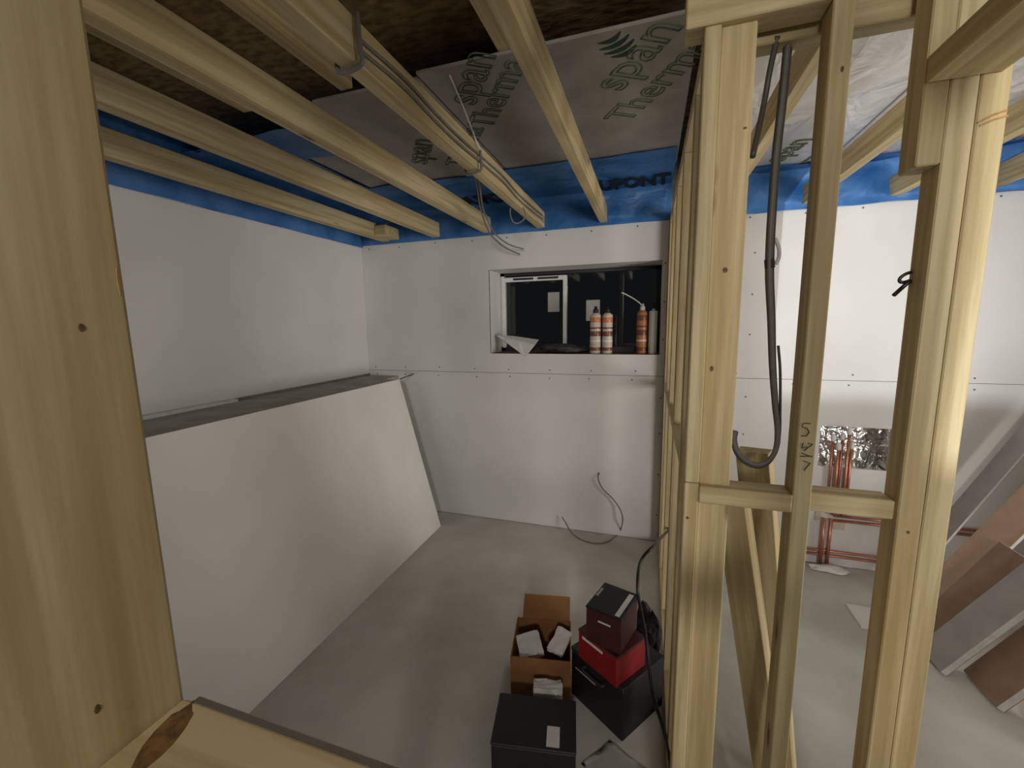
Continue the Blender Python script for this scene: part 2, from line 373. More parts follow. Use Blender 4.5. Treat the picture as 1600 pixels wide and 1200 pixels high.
# print on the membrane and on the boards
letters('lettering', 'DUPONT', 0.27, (-0.43, DW - 0.03, ZC - 0.016), (1, 0.0, 0), (0, -1, 0), INK, bl, sx=0.46, bold=0.010)
letters('lettering', 'DUPONT', 0.27, (-1.34, DW - 0.03, ZC - 0.016), (1, 0.0, 0), (0, -1, 0), INK, bl, sx=0.46, bold=0.010)
def diag_print(board, o, d, o2, logo=None, sz=0.21, words=('span', 'Therma')):
    """print on a board's underside: o/d = start and direction of the upper word, o2 = start of the lower word"""
    par = insul[board]; c = Vector(par.location); z = ZC - 0.0008
    fix = lambda p: Vector((p.x, p.y, z)) - c
    xd = (fix(d) - fix(o)).normalized(); ud = xd.cross(Vector((0, 0, 1)))
    if ud.y > 0: ud = -ud
    letters('lettering', words[0], sz, fix(o), xd, ud, GREEN, par, outline=0.0028)
    letters('lettering', words[1], sz * 0.85, fix(o2), xd, ud, GREEN, par, outline=0.0026)
    if logo is not None:
        bm = bmesh.new(); q = fix(logo); e = Vector((0.90, -0.42, 0)); g = Vector((0.42, 0.90, 0))
        for i in range(4):                                   # lens of slanting stripes
            yb = -0.085 + 0.043 * i; hw = 0.088 * math.sqrt(max(0.05, 1 - ((yb + 0.014) / 0.105) ** 2)); vs_ = []
            for t in range(9):
                s = -1 + 2 * t / 8; vs_.append((s * hw, yb + 0.014 * (1 - s * s)))
            for t in range(8, -1, -1):
                s = -1 + 2 * t / 8; vs_.append((s * hw, yb + 0.014 * (1 - s * s) + 0.030 * (1 - 0.75 * s * s)))
            lo_ = [bm.verts.new(q + e * a * 0.62 + g * b * 0.72) for a, b in vs_]; hi_ = [bm.verts.new(v.co + Vector((0, 0, -0.0006))) for v in lo_]
            bm.faces.new(hi_); bm.faces.new(lo_[::-1])
            for k in range(len(lo_)): bm.faces.new([lo_[k], lo_[(k + 1) % len(lo_)], hi_[(k + 1) % len(lo_)], hi_[k]])
        link('printed_emblem', bm_mesh('printed_emblem', bm), DGREEN, par)
diag_print(1, onZ(970, 143, ZC), onZ(1040, 70, ZC), onZ(982, 190, ZC), onZ(966, 72, ZC))
diag_print(0, Vector((-1.20, 2.20, 0)), Vector((-0.95, 1.85, 0)), Vector((-1.02, 2.30, 0)), sz=0.18)
diag_print(1, onZ(742, 165, ZC), onZ(762, 118, ZC), onZ(768, 200, ZC), sz=0.19, words=('span', 'Therma'))
diag_print(2, onZ(1222, 252, ZC), onZ(1280, 210, ZC), onZ(1236, 275, ZC), sz=0.17)

# ------------------------------------------------------------------ window
YW = DW + 0.255                           # plane of the window frame
wn = empty('window_1', ((WX0 + WX1) / 2, DW, WZ0)); tag(wn, kind='structure')
def wk(name, lo, hi, mat, bev=0.001):
    return kid(box(name, lo, hi, mat, bev=bev), wn)
wk('reveal_side', (WX0 - 0.012, DW + 0.0005, WZ0), (WX0, YW, WZ1), PLASTER, 0)
wk('reveal_side', (WX1, DW + 0.0005, WZ0), (WX1 + 0.012, YW, WZ1), PLASTER, 0)
wk('reveal_head', (WX0 - 0.012, DW + 0.0005, WZ1), (WX1 + 0.012, YW, WZ1 + 0.012), PLASTER, 0)
wk('sill_board', (WX0 - 0.012, DW + 0.0005, WZ0 - 0.03), (WX1 + 0.012, YW, WZ0), BROWNW, 0.001)
wk('outer_frame', (WX0, YW, WZ0), (WX0 + 0.035, YW + 0.05, WZ1), WHITE)
wk('outer_frame', (WX1 - 0.035, YW, WZ0), (WX1, YW + 0.05, WZ1), CHAR)
wk('outer_frame', (WX0, YW, WZ1 - 0.025), (WX1, YW + 0.05, WZ1), CHAR)
wk('outer_frame', (WX0, YW, WZ0), (WX1, YW + 0.05, WZ0 + 0.04), CHAR)
a = onY(784, 436, YW); b = onY(886, 428, YW)
SX0, SX1, SZ1 = a.x, b.x, (a.z + b.z) / 2
wk('sash_stile', (SX0, YW - 0.012, WZ0 + 0.03), (SX0 + 0.030, YW + 0.03, SZ1), WHITE, 0.003)
wk('sash_stile', (SX1 - 0.030, YW - 0.012, WZ0 + 0.03), (SX1, YW + 0.03, SZ1), WHITE, 0.003)
hd = wk('sash_head', (SX0 + 0.03, YW - 0.012, SZ1 - 0.035), (SX1 - 0.03, YW + 0.03, SZ1), WHITE, 0.003)
for i in range(2):
    x0 = SX0 + 0.10 + 0.20 * i
    s_ = box('vent_slot', (x0, YW - 0.0135, SZ1 - 0.024), (x0 + 0.165, YW - 0.011, SZ1 - 0.008), BLACK, bev=0.0005)
    s_.parent = hd; s_.location = Vector(s_.location) - Vector(hd.location) - Vector(wn.location)
wk('glass_pane', (SX0 + 0.03, YW + 0.010, WZ0 + 0.04), (SX1 - 0.03, YW + 0.014, SZ1 - 0.035), GLASS, 0)
wk('glass_pane', (SX1, YW + 0.010, WZ0 + 0.04), (WX1 - 0.035, YW + 0.014, WZ1 - 0.025), GLASS, 0)
for (xa, ya, xb, yb) in ((856, 457, 874, 487), (916, 469, 937, 501)):  # pale plates set on the panes in place of reflections
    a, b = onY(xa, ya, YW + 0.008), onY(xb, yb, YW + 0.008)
    wk('reflection_plate', (a.x, YW + 0.0085, b.z), (b.x, YW + 0.0098, a.z), GREYPAPER, 0)

# ================================================================== JOISTS
ZB = 2.235; JH = 0.105
jl = [(-0.345, 0.048, 'bare pine ceiling joist beside the stud partition, above the window cans'),
      (-0.782, 0.056, 'bare pine ceiling joist with grey cables clipped along it'),
      (-1.190, 0.060, 'bare pine ceiling joist third from the left plasterboard wall'),
      (-1.610, 0.062, 'bare pine ceiling joist second from the left plasterboard wall'),
      (-2.060, 0.062, 'bare pine ceiling joist closest to the left plasterboard wall'),
      (0.372, 0.045, 'bare pine joist under foil insulation behind the hanging cables'),
      (0.822, 0.050, 'bare pine joist under foil insulation between stud and doubled post'),
      (1.235, 0.050, 'bare pine joist under foil insulation right of the doubled post'),
      (1.66, 0.050, 'bare pine joist under foil insulation closest to the right wall')]
for i, (x, wdt, lab) in enumerate(jl):
    y0 = -0.55 if x < 0 else 1.16
    tag(box('ceiling_joist', (x, y0, ZB), (x + wdt, DW - 0.012, ZB + JH), WY, bev=0.003), lab, 'joist', 'ceiling joists')
# small hanger block at the corner end of the leftmost joist
tag(box('packing_block', (-2.00 + 0.004, DW - 0.20, ZB + 0.005), (-1.90, DW - 0.02, ZB + 0.085), WX, bev=0.003), 'short pine packing block beside the joist end in the corner', 'block')

# ================================================================== PARTITIONS
def part(name, lo, hi, mat, root, bev=0.0025):
    o = box(name, lo, hi, mat, bev=bev); o.parent = root; o.location = Vector(o.location) - Vector(root.location); return o
# (1) the one running towards the back wall
PX0, PX1 = 0.100, 0.162
p1 = empty('stud_partition', (0.13, 2.0, 0)); tag(p1, 'open pine stud partition seen edge-on between the two rooms', 'stud wall', 'open pine stud partitions')
part('sole_plate', (PX0, 1.12, 0), (PX1, DW - 0.002, 0.04), WY, p1)
part('top_plate', (PX0, 1.14, ZB - 0.045), (PX1, DW - 0.004, ZB - 0.001), WY, p1)
for y in (1.36, 1.78, 2.20, 2.60, 2.955):
    part('stud', (PX0, y, 0.04), (PX1, y + 0.042, ZB - 0.045), WZ, p1)
for y0, y1 in ((1.402, 1.78), (1.822, 2.20), (2.242, 2.60), (2.642, 2.955)):
    part('noggin', (PX0, y0, 1.12), (PX1, y1, 1.16), WY, p1)
# (2) the one across, beside the corner
Y0, Y1 = 1.0, 1.06
p2 = empty('stud_partition', (0.33, 1.03, 0)); tag(p2, 'pine stud partition with doubled post, noggins and hanging cable loop', 'stud wall', 'open pine stud partitions')
s1c = part('stud', (0.086, Y0, 0.0), (0.1165, Y1, 1.204), WZ, p2)
part('stud', (0.086, Y0, 1.2055), (0.1165, Y1, 2.15), WZ, p2)
part('stud', (0.117, Y0 + 0.012, 0.0), (0.1815, Y1 + 0.012, 1.16), WZ, p2)
s1b = part('stud', (0.117, Y0 + 0.012, 1.2), (0.1815, Y1 + 0.012, 2.15), WZ, p2)
st2 = part('stud', (0.301, Y0, 0.0), (0.336, Y1, 2.44), WZ, p2)
s3a = part('stud', (0.486, Y0, 0.0), (0.5265, Y1, 2.44), WZ, p2)
s3b = part('stud', (0.5275, Y0, 0.0), (0.569, Y1, 2.44), WZ, p2)
zb = onY(1450, 258, Y0).z
part('hanging_block', (0.449, Y0, zb), (0.4855, Y1, 2.44), WZ, p2)
part('noggin', (0.117, Y0 - 0.004, 1.160), (0.301, Y0 + 0.058, 1.200), WX, p2)
part('noggin', (0.336, Y0 + 0.012, 1.162), (0.486, Y0 + 0.068, 1.202), WX, p2)
part('top_plate', (0.05, Y0 - 0.005, 2.15), (0.300, Y1, 2.234), WX, p2)
part('header', (0.182, Y1 + 0.014, 2.135), (0.62, Y1 + 0.06, 2.234), WX, p2)
part('rail', (0.449, 0.235, 1.982), (0.555, Y0 - 0.002, 2.026), WY, p2)
# pencil scribble on the slim stud
def sp(cx, cy): return onY(1030 + cx / 4, 560 + cy / 4, Y0 - 0.0006)
sc = [[(945, 408), (905, 405), (890, 425), (925, 438), (938, 462), (920, 485), (888, 484)],
      [(900, 530), (890, 560), (925, 552), (905, 578), (960, 535), (930, 530)],
      [(880, 612), (960, 612)], [(890, 590), (950, 615)], [(900, 640), (945, 655), (905, 700)]]
o = strokes('pencil_scribble', [[sp(*q) for q in L] for L in sc], 0.0011, PENCIL)
o.parent = st2; o.location = Vector(o.location) - Vector(st2.location) - Vector(p2.location)
# (3) the one the picture is taken through
p3 = empty('stud_partition', (-0.1, 0.17, 0)); tag(p3, 'pine stud partition with a wide dark-knotted post and waist-high noggin', 'stud wall', 'open pine stud partitions')
np_ = part('stud', (-0.432, 0.070, 0.0), (-0.386, 0.223, 2.40), WZ, p3, 0.004)
nn_ = part('noggin', (-0.3855, 0.072, 1.205), (0.330, 0.222, 1.250), WX, p3, 0.004)
part('stud', (0.331, 0.070, 0.0), (0.376, 0.223, 2.40), WZ, p3, 0.003)
part('batten', (-0.3855, 0.2235, 1.17), (0.33, 0.234, 1.2395), GREYPAPER, p3, 0.002)

# knots and resin marks that show on the timbers
KNOT = plain('knot_wood', (0.13, 0.075, 0.028), 0.7, var=0.35, scale=90)
RESIN = plain('resin_streak', (0.40, 0.22, 0.075), 0.5, var=0.25, scale=60)
def knot(host, pos, n, u, a, b, mat=None):
    u = Vector(u); n = Vector(n); v = n.cross(u); bm = bmesh.new(); N = 14
    ring = [(1.0, 0.0), (0.75, 0.0007)]
    rows = [[bm.verts.new(u * a * k * math.cos(6.2832 * i / N) * (1 + 0.12 * math.sin(3 * i)) + v * b * k * math.sin(6.2832 * i / N) + n * (h - 0.0002)) for i in range(N)] for k, h in ring]
    for i in range(N): bm.faces.new([rows[0][i], rows[0][(i + 1) % N], rows[1][(i + 1) % N], rows[1][i]])
    bm.faces.new(rows[1]); bm.faces.new(rows[0][::-1])
    o = link('knot', bm_mesh('knot', bm), mat or KNOT, host, Vector(pos) - Vector(host.location) - Vector(host.parent.location)); return o
PX = -0.386
knot(np_, onX(127, 512, PX), (1, 0, 0), (0, 1, 0), 0.0022, 0.0032); knot(np_, onX(152, 1108, PX), (1, 0, 0), (0, 1, 0), 0.0022, 0.004); knot(np_, onX(185, 440, PX), (1, 0, 0), (0, 1, 0), 0.001, 0.012, RESIN)
knot(nn_, onZ(258, 1150, 1.25), (0, 0, 1), (0.35, -0.94, 0), 0.030, 0.013, plain('brown_knot', (0.23, 0.125, 0.045), 0.7, var=0.45, scale=70))
for host, x, y, a, b, Yk in ((s1b, 1133, 422, 0.0055, 0.006, Y0 + 0.012), (s1b, 1112, 576, 0.004, 0.007, Y0 + 0.012), (s1b, 1164, 200, 0.004, 0.0025, Y0 + 0.012), (s1c, 1074, 809, 0.004, 0.0035, Y0),
                          (st2, 1316, 108, 0.003, 0.006, Y0), (s3a, 1419, 832, 0.003, 0.004, Y0)):
    knot(host, onY(x, y, Yk), (0, -1, 0), (1, 0, 0), a, b)
for (x0, y0, x1, y1) in ((1527, 192, 1574, 172), (1530, 197, 1575, 181)):
    a = onY(x0, y0, Y0 - 0.0005); b = onY(x1, y1, Y0 - 0.0005)
    o = strokes('resin_streak', [[a, (a + b) / 2 + Vector((0, 0, .002)), b]], 0.0018, RESIN); o.parent = s3b; o.location = Vector(o.location) - Vector(s3b.location) - Vector(p2.location)

# ================================================================== LEANING SHEET (left room)
th = math.atan2(0.305, 1.163); L = 1.2
sh = empty('plasterboard_sheet', (-1.5245, 1.60, 0.0), (0, -th, 0))
tag(sh, 'large ivory plasterboard sheet leaning against the ledge of the left wall', 'plasterboard')
bm = bmesh.new(); box_bm(bm, (-0.0005, -1.18, 0.0), (0.0, 1.178, L)); link('face_paper', bm_mesh('face_paper', bm), PLASTER2, sh)
bm = bmesh.new(); box_bm(bm, (-0.012, -1.18, 0.0), (-0.0006, 1.178, L)); link('gypsum_core', bm_mesh('gypsum_core', bm), CORE, sh)
sh.location.z = 0.0

# ================================================================== CANS AND CLUTTER ON THE SILL
def can(px, pxr, ptop, kind, label):
    yb = DW + 0.05 + (0.02 if kind != 'white' else 0.0)
    a = onY(px, 552, yb); r = (onY(pxr, 552, yb).x - a.x)
    h = onY(px, ptop, yb).z - WZ0
    root = empty('foam_can', (a.x, yb, WZ0 + 0.0005)); tag(root, label, 'can', 'sealant cans on the window sill')
    k = h / 0.25
    body = {'white': WHITE, 'orange': ORANGE, 'cream': CREAM}[kind]
    if kind == 'white':
        lathe('tube', [(r * .93, 0), (r, 0.003), (r, h), (r * .9, h + 0.004), (r * 0.35, h + 0.008), (r * .35, h + 0.02)], WHITE, root)
        lathe('nozzle', [(r * .33, h + 0.02), (r * .28, h + 0.045), (r * .12, h + 0.065)], BLACK, root, seg=10)
    else:
        lathe('can_body', [(r * .92, 0), (r, 0.004), (r, h * .93), (r * .92, h * .97), (r * 0.62, h), (r * .55, h + 0.004)], body, root)
        for z0, z1, mt in ((0.08, 0.16, BROWNL), (0.30, 0.335, WHITE), (0.44, 0.56, BROWNL), (0.62, 0.66, BROWNL), (0.78, 0.90, ORANGE if kind == 'cream' else BROWNL)):
            lathe('label_band', [(r * 1.006, h * z0), (r * 1.012, h * z0 + .001), (r * 1.012, h * z1), (r * 1.006, h * z1 + .001)], mt, root)
        lathe('valve_cap', [(r * .5, h + 0.004), (r * .5, h + 0.026), (r * .3, h + 0.034), (r * .22, h + 0.05)], BLACK if kind == 'cream' else WHITE, root, seg=12)
    return root, r, h
can(930, 938.5, 490, 'cream', 'cream and orange foam can standing left of its black-capped twin')
can(948.5, 956.5, 490, 'cream', 'cream and orange foam can standing right of its black-capped twin')
rt, r, h = can(1002, 1010.5, 486, 'orange', 'orange foam can with a bent straw nozzle on the window sill')
pts = [onY(x, y, DW + 0.07) - Vector(rt.location) for x, y in ((1003, 479), (1000, 474), (992, 468), (980, 461), (971, 457))]
cable('straw_nozzle', pts, 0.004, WHITE, rt)
can(1019, 1025.5, 487, 'white', 'slim white sealant cartridge at the right end of the sill')
# sheet of paper draped over the sill edge
def paper(name, corners, mat, label, cat, n=8, sag=0.006, seed=1, parent=None, thick=0.0012):
    rr = random.Random(seed); A, B, C, D = [Vector(c) for c in corners]; ctr = (A + B + C + D) / 4
    nrm = (B - A).cross(D - A).normalized(); bm = bmesh.new(); g = []
    ph = [(rr.uniform(3, 8), rr.uniform(3, 8), rr.uniform(0, 6)) for _ in range(3)]
    for i in range(n + 1):
        row = []
        for j in range(n + 1):
            u, v = i / n, j / n
            p = A * (1 - u) * (1 - v) + B * u * (1 - v) + C * u * v + D * (1 - u) * v
            row.append(bm.verts.new(p - ctr + nrm * sag * sum(math.sin(a * u + b * v + c) for a, b, c in ph) / 2))
        g.append(row)
    for i in range(n):
        for j in range(n): bm.faces.new([g[i][j], g[i + 1][j], g[i + 1][j + 1], g[i][j + 1]])
    bmesh.ops.solidify(bm, geom=bm.faces[:], thickness=thick)
    o = link(name, bm_mesh(name, bm, True), mat, parent, ctr)
    if label: tag(o, label, cat)
    return o
bm = bmesh.new()
lp = [onY(x, y, YY) for x, y, YY in ((775, 524, DW + 0.09), (800, 525, DW + 0.12), (842, 531, DW + 0.11), (836, 539, DW + 0.03), (822, 557, DW - 0.012), (812, 551, DW - 0.010), (800, 542, DW + 0.02), (812, 533, DW + 0.06))]
c0 = lp[0].copy(); vv = [bm.verts.new(p - c0) for p in lp]
for f in ((0, 1, 7, 6), (1, 2, 3, 7), (7, 3, 4, 5), (6, 7, 5)): bm.faces.new([vv[i] for i in f])
bmesh.ops.recalc_face_normals(bm, faces=bm.faces); bmesh.ops.solidify(bm, geom=bm.faces[:], thickness=0.0015)
tag(link('paper_sheet', bm_mesh('paper_sheet', bm), PAPER, None, c0), 'folded white paper drooping over the edge of the window sill', 'paper')
# dark crumpled bag on the sill
def crumple(name, ctr, size, mat, seed, label=None, cat=None, sub=3, flat=True):
    rr = random.Random(seed); bm = bmesh.new(); bmesh.ops.create_icosphere(bm, subdivisions=sub, radius=1)
    ph = [(Vector((rr.uniform(-5, 5), rr.uniform(-5, 5), rr.uniform(-5, 5))), rr.uniform(0, 6)) for _ in range(6)]
    for v in bm.verts:
        k = 1 + 0.13 * sum(math.sin(d.dot(v.co) + p) for d, p in ph) / 1.6 + rr.uniform(-.05, .05)
        v.co = Vector((v.co.x * size[0] * k, v.co.y * size[1] * k, max(v.co.z, -0.55 if flat else -9) * size[2] * k))
    zmin = min(v.co.z for v in bm.verts)
    for v in bm.verts: v.co.z -= zmin
    o = link(name, bm_mesh(name, bm), mat, None, ctr)
    if label: tag(o, label, cat)
    return o
p = onY(880, 548, DW + 0.13); crumple('crumpled_bag', (p.x - 0.02, DW + 0.13, WZ0), (0.22, 0.075, 0.038), NIGHT, 3, 'dark crumpled plastic bag lying along the window sill', 'bag')

# ================================================================== CABLES
def sag_cable(name, pts, r, mat, label, cat='cable', group=None):
    return tag(cable(name, pts, r, mat), label, cat, group)
jb = -0.782 + 0.056
g = 'grey twin cables along the joist'
for dz, dx, lab, r in ((0.030, 0.006, 'grey cable clipped low along the side of the joist', 0.0045), (0.055, 0.006, 'grey cable clipped high along the side of the joist', 0.0045)):
    sag_cable('electric_cable', [(jb + dx + (0.004 if k % 2 else 0), y, ZB + dz + 0.008 * math.sin(k * 1.7)) for k, y in enumerate((1.00, 1.2, 1.4, 1.6, 1.85, 2.1, 2.35, 2.6, 2.9))], r, GREYC, lab, 'cable')
# loop wrapped round the joist
lx0, lx1 = -0.782 - 0.006, jb + 0.013
sag_cable('cable_wrap', [(lx1, 0.985, ZB + 0.11), (lx1 + .002, 0.985, ZB + 0.03), (lx1, 0.99, ZB - 0.008), (lx0, 1.0, ZB - 0.008), (lx0 - .002, 1.005, ZB + 0.05), (lx0, 1.03, ZB + 0.13), (lx0 - 0.03, 1.08, ZB + 0.10), (lx0 - 0.01, 1.16, ZB + 0.16)], 0.007, GREYC, 'grey cable wrapped up around the joist', 'cable')
yk = 1.78
sag_cable('cable_tie_loop', [(lx1, yk, ZB + 0.07), (lx1 + .004, yk, ZB + 0.0), (lx1 - .01, yk, ZB - 0.010), (lx0, yk + .02, ZB - 0.010), (lx0 - .004, yk + .03, ZB + 0.05)], 0.006, GREYC, 'grey cable looped under the joist above the drooping tails', 'cable')
A = onZ(748, 236, ZB)
def pth(l): return [onY(x, y, Y) for x, y, Y in l]
sag_cable('drooping_cable', pth([(744, 240, 1.80), (743, 270, 1.98), (747, 300, 2.15), (752, 330, 2.35), (764, 362, 2.55), (778, 378, 2.70), (795, 390, 2.85), (812, 397, 2.95)]), 0.005, GREYC, 'grey cable tail drooping from the joist down past the wall top, lower of two', 'cable', None)
sag_cable('drooping_cable', pth([(749, 242, 1.80), (749, 272, 1.98), (751, 302, 2.15), (756, 330, 2.35), (770, 360, 2.55), (783, 374, 2.70), (800, 384, 2.85), (818, 389, 2.95)]), 0.0045, GREYC, 'grey cable tail drooping from the joist down past the wall top, upper of two', 'cable', None)
sag_cable('hanging_string', [onZ(703, 118, ZC - 0.004), onY(727, 175, 1.72), onY(742, 215, 1.74), onY(750, 232, 1.77)], 0.0035, PAPER, 'thin white string hanging taut from insulation board to cabled joist', 'string')
lo_ = [(800, 316, 2.45), (797, 330, 2.45), (800, 344, 2.45), (808, 349, 2.46), (818, 343, 2.47), (821, 333, 2.47), (815, 322, 2.46), (806, 318, 2.45)]
sag_cable('coiled_cable', pth(lo_), 0.004, GREYC, 'small coil of grey cable hanging under the cabled joist end', 'cable')
sag_cable('corner_cable', pth([(585, 366, 2.84), (598, 352, 2.84), (610, 346, 2.84), (622, 350, 2.84), (636, 355, 2.84)]), 0.005, GREYC, 'short grey cable curling over the joist in the corner', 'cable')
sag_cable('cable_stub', [onY(626, 592, 2.76), onY(636, 588, 2.90), onY(646, 584, DW - 0.006)], 0.005, DGREY, 'short dark cable stub sticking from back wall above the leaning sheet', 'cable')
# cable coming out of the wall by the floor
Yc = DW - 0.03
cb = [onY(935, 740, DW + 0.004), onY(935, 750, Yc), onY(942, 764, Yc), onY(957, 779, Yc), onY(969, 796, Yc - .01), onY(973, 814, Yc - .02), onZ(966, 834, 0.012), onZ(950, 846, 0.006), onZ(930, 849, 0.006), onZ(908, 843, 0.006), onZ(892, 831, 0.03), onY(884, 817, Yc - 0.02), onY(878, 808, Yc)]
sag_cable('wall_cable', cb, 0.0045, GREYC, 'thin grey cable looping out of a hole in the back wall to the floor', 'cable')
# black flex beside the partition
fl = [onX(1062, 812, 0.175), onX(1050, 824, 0.14), onX(1037, 836, 0.09), onY(1020, 854, 1.66), onY(1005, 870, 1.64), onY(998, 890, 1.62), onY(997, 928, 1.60), onY(1008, 987, 1.50), onY(1013, 1029, 1.45), onY(1021, 1088, 1.40), onY(1036, 1136, 1.37), onY(1046, 1180, 1.36), onZ(1050, 1225, 0.008)]
sag_cable('black_flex', fl, 0.0065, BLKC, 'black flex hanging out of the partition beside the red carton', 'cable')
# cable loop hung in the cross partition
Yl = 1.10
main = [(1236, 20), (1229, 90), (1222, 160), (1213, 240), (1206, 330), (1202, 420), (1205, 500), (1207, 570), (1211, 630), (1215, 670), (1213, 700), (1202, 721), (1185, 729), (1165, 722), (1152, 708), (1147, 690), (1149, 676)]
ck = empty('hanging_cable_bundle', onY(1210, 700, Yl)); tag(ck, 'bundle of dark grey cables hanging in a long loop beside the slim stud', 'cable')
o0 = Vector(ck.location)
def bundle(off, r, mat, Y=Yl, pts=main): return cable('cable', [onY(x + off[0] * min(1, max(0.25, (740 - y) / 300)), y + off[1], Y) - o0 for x, y in pts], r, mat, ck)
bundle((-2.5, 0), 0.0058, DGREY); bundle((3.5, -2), 0.0055, DGREY, Yl + 0.008); bundle((0, -3), 0.0050, GREYC, Yl - 0.006)
cable('thin_cable', [onY(x, y, Yl) - o0 for x, y in ((1216, 540), (1219, 580), (1219, 640), (1218, 680), (1212, 708), (1200, 722))], 0.003, DGREY, ck)
cable('tape_band', [onY(1202, 405, Yl) - o0, onY(1203, 419, Yl) - o0], 0.0105, TAPE, ck)
cable('white_tail', [onY(x, y, Yl + .012) - o0 for x, y in ((1211, 372), (1217, 388), (1217, 402), (1212, 413))], 0.004, WHITE, ck)
sag_cable('twisted_wire', pth([(1215, 56, 1.075), (1203, 110, 1.10), (1196, 150, 1.11), (1187, 195, 1.10), (1176, 245, 1.075)]), 0.006, DGREY, 'dark wire strung between joist and big stud under the foil', 'cable')
# stiff black cable ends by the doubled post
sag_cable('black_cable_loop', pth([(1434, 424, 1.06), (1418, 427, 1.05), (1407, 434, 1.05), (1406, 440, 1.05), (1413, 441, 1.05), (1424, 437, 1.06), (1434, 431, 1.07)]), 0.0032, BLKC, 'small black cable loop sticking out beside the doubled post', 'cable')
sag_cable('black_cable_end', pth([(1434, 435, 1.06), (1420, 441, 1.05), (1408, 451, 1.05), (1397, 461, 1.04)]), 0.0040, BLKC, 'straight black cable end pointing down beside the doubled post', 'cable')

# ================================================================== COPPER PIPES
def pipe(pts, cap, label, r=0.0085):
    root = empty('copper_pipe', pts[0]); tag(root, label, 'pipe', 'copper pipes in the wall recess'); c = Vector(pts[0])
    bm = bmesh.new(); tube_bm(bm, [Vector(p) - c for p in pts], r, 10); link('tube', bm_mesh('tube', bm, True), COPPER, root)
    if cap:
        t = Vector(pts[-1]) - c
        lathe('cap', [(r * 1.4, -0.014), (r * 1.6, 0.0), (r * 1.5, 0.020), (r * .9, 0.032)], WHITE, root, t, 12)
Yp = DW - 0.02
for i, (x, y, lab) in enumerate(((1302, 686, 'left end'), (1308, 698, 'second'), (1317, 684, 'middle'), (1325, 674, 'tallest'), (1331, 698, 'right end'))):
    t = onY(x, y, Yp); names = ['capped copper pipe at the left end of the row in the recess', 'short capped copper pipe standing second in the recess row', 'capped copper pipe in the middle of the recess row', 'tallest capped copper pipe in the recess row', 'short capped copper pipe at the right end of the recess row']
    xx = t.x; yy = Yp - (0.022 if i % 2 else 0)
    pts = [(xx, yy, 0.36), (xx, yy, 0.6), (xx, yy, t.z)]
    pipe(pts, True, names[i])
pipe([(1.075, Yp - 0.0225, 0.0), (1.075, Yp - 0.0225, 0.33)], False, 'vertical copper pipe rising from the floor, left of the pair', 0.0105)
pipe([(1.110, Yp - 0.0225, 0.0), (1.110, Yp - 0.0225, 0.33)], False, 'vertical copper pipe rising from the floor, right of the pair', 0.0105)
pipe([(1.13, Yp, 0.345), (1.9, Yp, 0.345)], False, 'upper horizontal copper pipe running right at knee height')
pipe([(1.13, Yp, 0.315), (1.9, Yp, 0.315)], False, 'lower horizontal copper pipe running right at knee height')
pipe([(0.70, Yp, 0.105), (1.9, Yp, 0.105)], False, 'upper horizontal copper pipe just above the floor')
pipe([(0.70, Yp, 0.075), (1.9, Yp, 0.075)], False, 'lower horizontal copper pipe just above the floor')
for lo, hi, lab in (((1.035, DW - 0.009, 0.30), (1.065, DW - 0.001, 0.40), 'pale pipe pad left of the copper pipes'), ((1.135, DW - 0.009, 0.25), (1.20, DW - 0.001, 0.30), 'pale pipe pad right of the copper pipes')):
    tag(box('pipe_pad', lo, hi, CREAM, bev=0.003), lab, 'pad')

# ================================================================== RIGHT ROOM: timbers and offcuts
def lean(name, base, top, wdt, thk, mats, label, cat, group=None, side=None, edge=None):
    """plank from base centre to top centre; side = direction of its width"""
    b, t = Vector(base), Vector(top); z = (t - b).normalized(); s = Vector(side); s = (s - z * s.dot(z)).normalized(); n = z.cross(s)
    root = empty(name, b); root.rotation_euler = Matrix((s, n, z)).transposed().to_euler(); tag(root, label, cat, group)
    L = (t - b).length; body, ed = mats
    def bx(nm, lo, hi, mt):
        bm = bmesh.new(); box_bm(bm, lo, hi, 0.0015); return link(nm, bm_mesh(nm, bm), mt, root)
    if ed is None: bx('plank_body', (-wdt / 2, -thk / 2, 0), (wdt / 2, thk / 2, L), body)
    else:
        bx('gypsum_core', (-wdt / 2, -thk / 2 + .002, 0), (wdt / 2, thk / 2 - .002, L), ed)
        bx('front_paper', (-wdt / 2 + .0005, -thk / 2, 0.0005), (wdt / 2 - .0005, -thk / 2 + .002, L - .0005), body[0])
        bx('back_paper', (-wdt / 2 + .0005, thk / 2 - .002, 0.0005), (wdt / 2 - .0005, thk / 2, L - .0005), body[1])
    return root
# two timbers leaning behind the partition
b1, t1 = Vector((0.46, 1.38, 0.01)), onY(1178, 703, 1.30)
lean('timber_offcut', b1, t1, 0.085, 0.040, (WZ, None), 'short pine offcut leaning behind the noggin, its cut end showing', 'timber', 'leaning timbers', side=(1, -0.55, 0))
t2 = Vector((0.215, 1.20, 1.14)); b2 = Vector((0.415, 1.22, 0.008))
lean('timber_offcut', b2, t2, 0.075, 0.046, (WZ, None), 'pine plank leaning between the corner post and the slim stud, dark side towards the post', 'timber', 'leaning timbers', side=(0.88, -0.47, 0))
t3 = Vector((0.455, 1.52, 0.34)); b3 = Vector((0.425, 1.46, 0.005))
lean('plasterboard_offcut', b3, t3, 0.05, 0.014, ((PLASTER, GREYPAPER), CORE), 'narrow pale board strip standing behind the foot of the slim stud', 'offcut', None, side=(1, 0.2, 0))
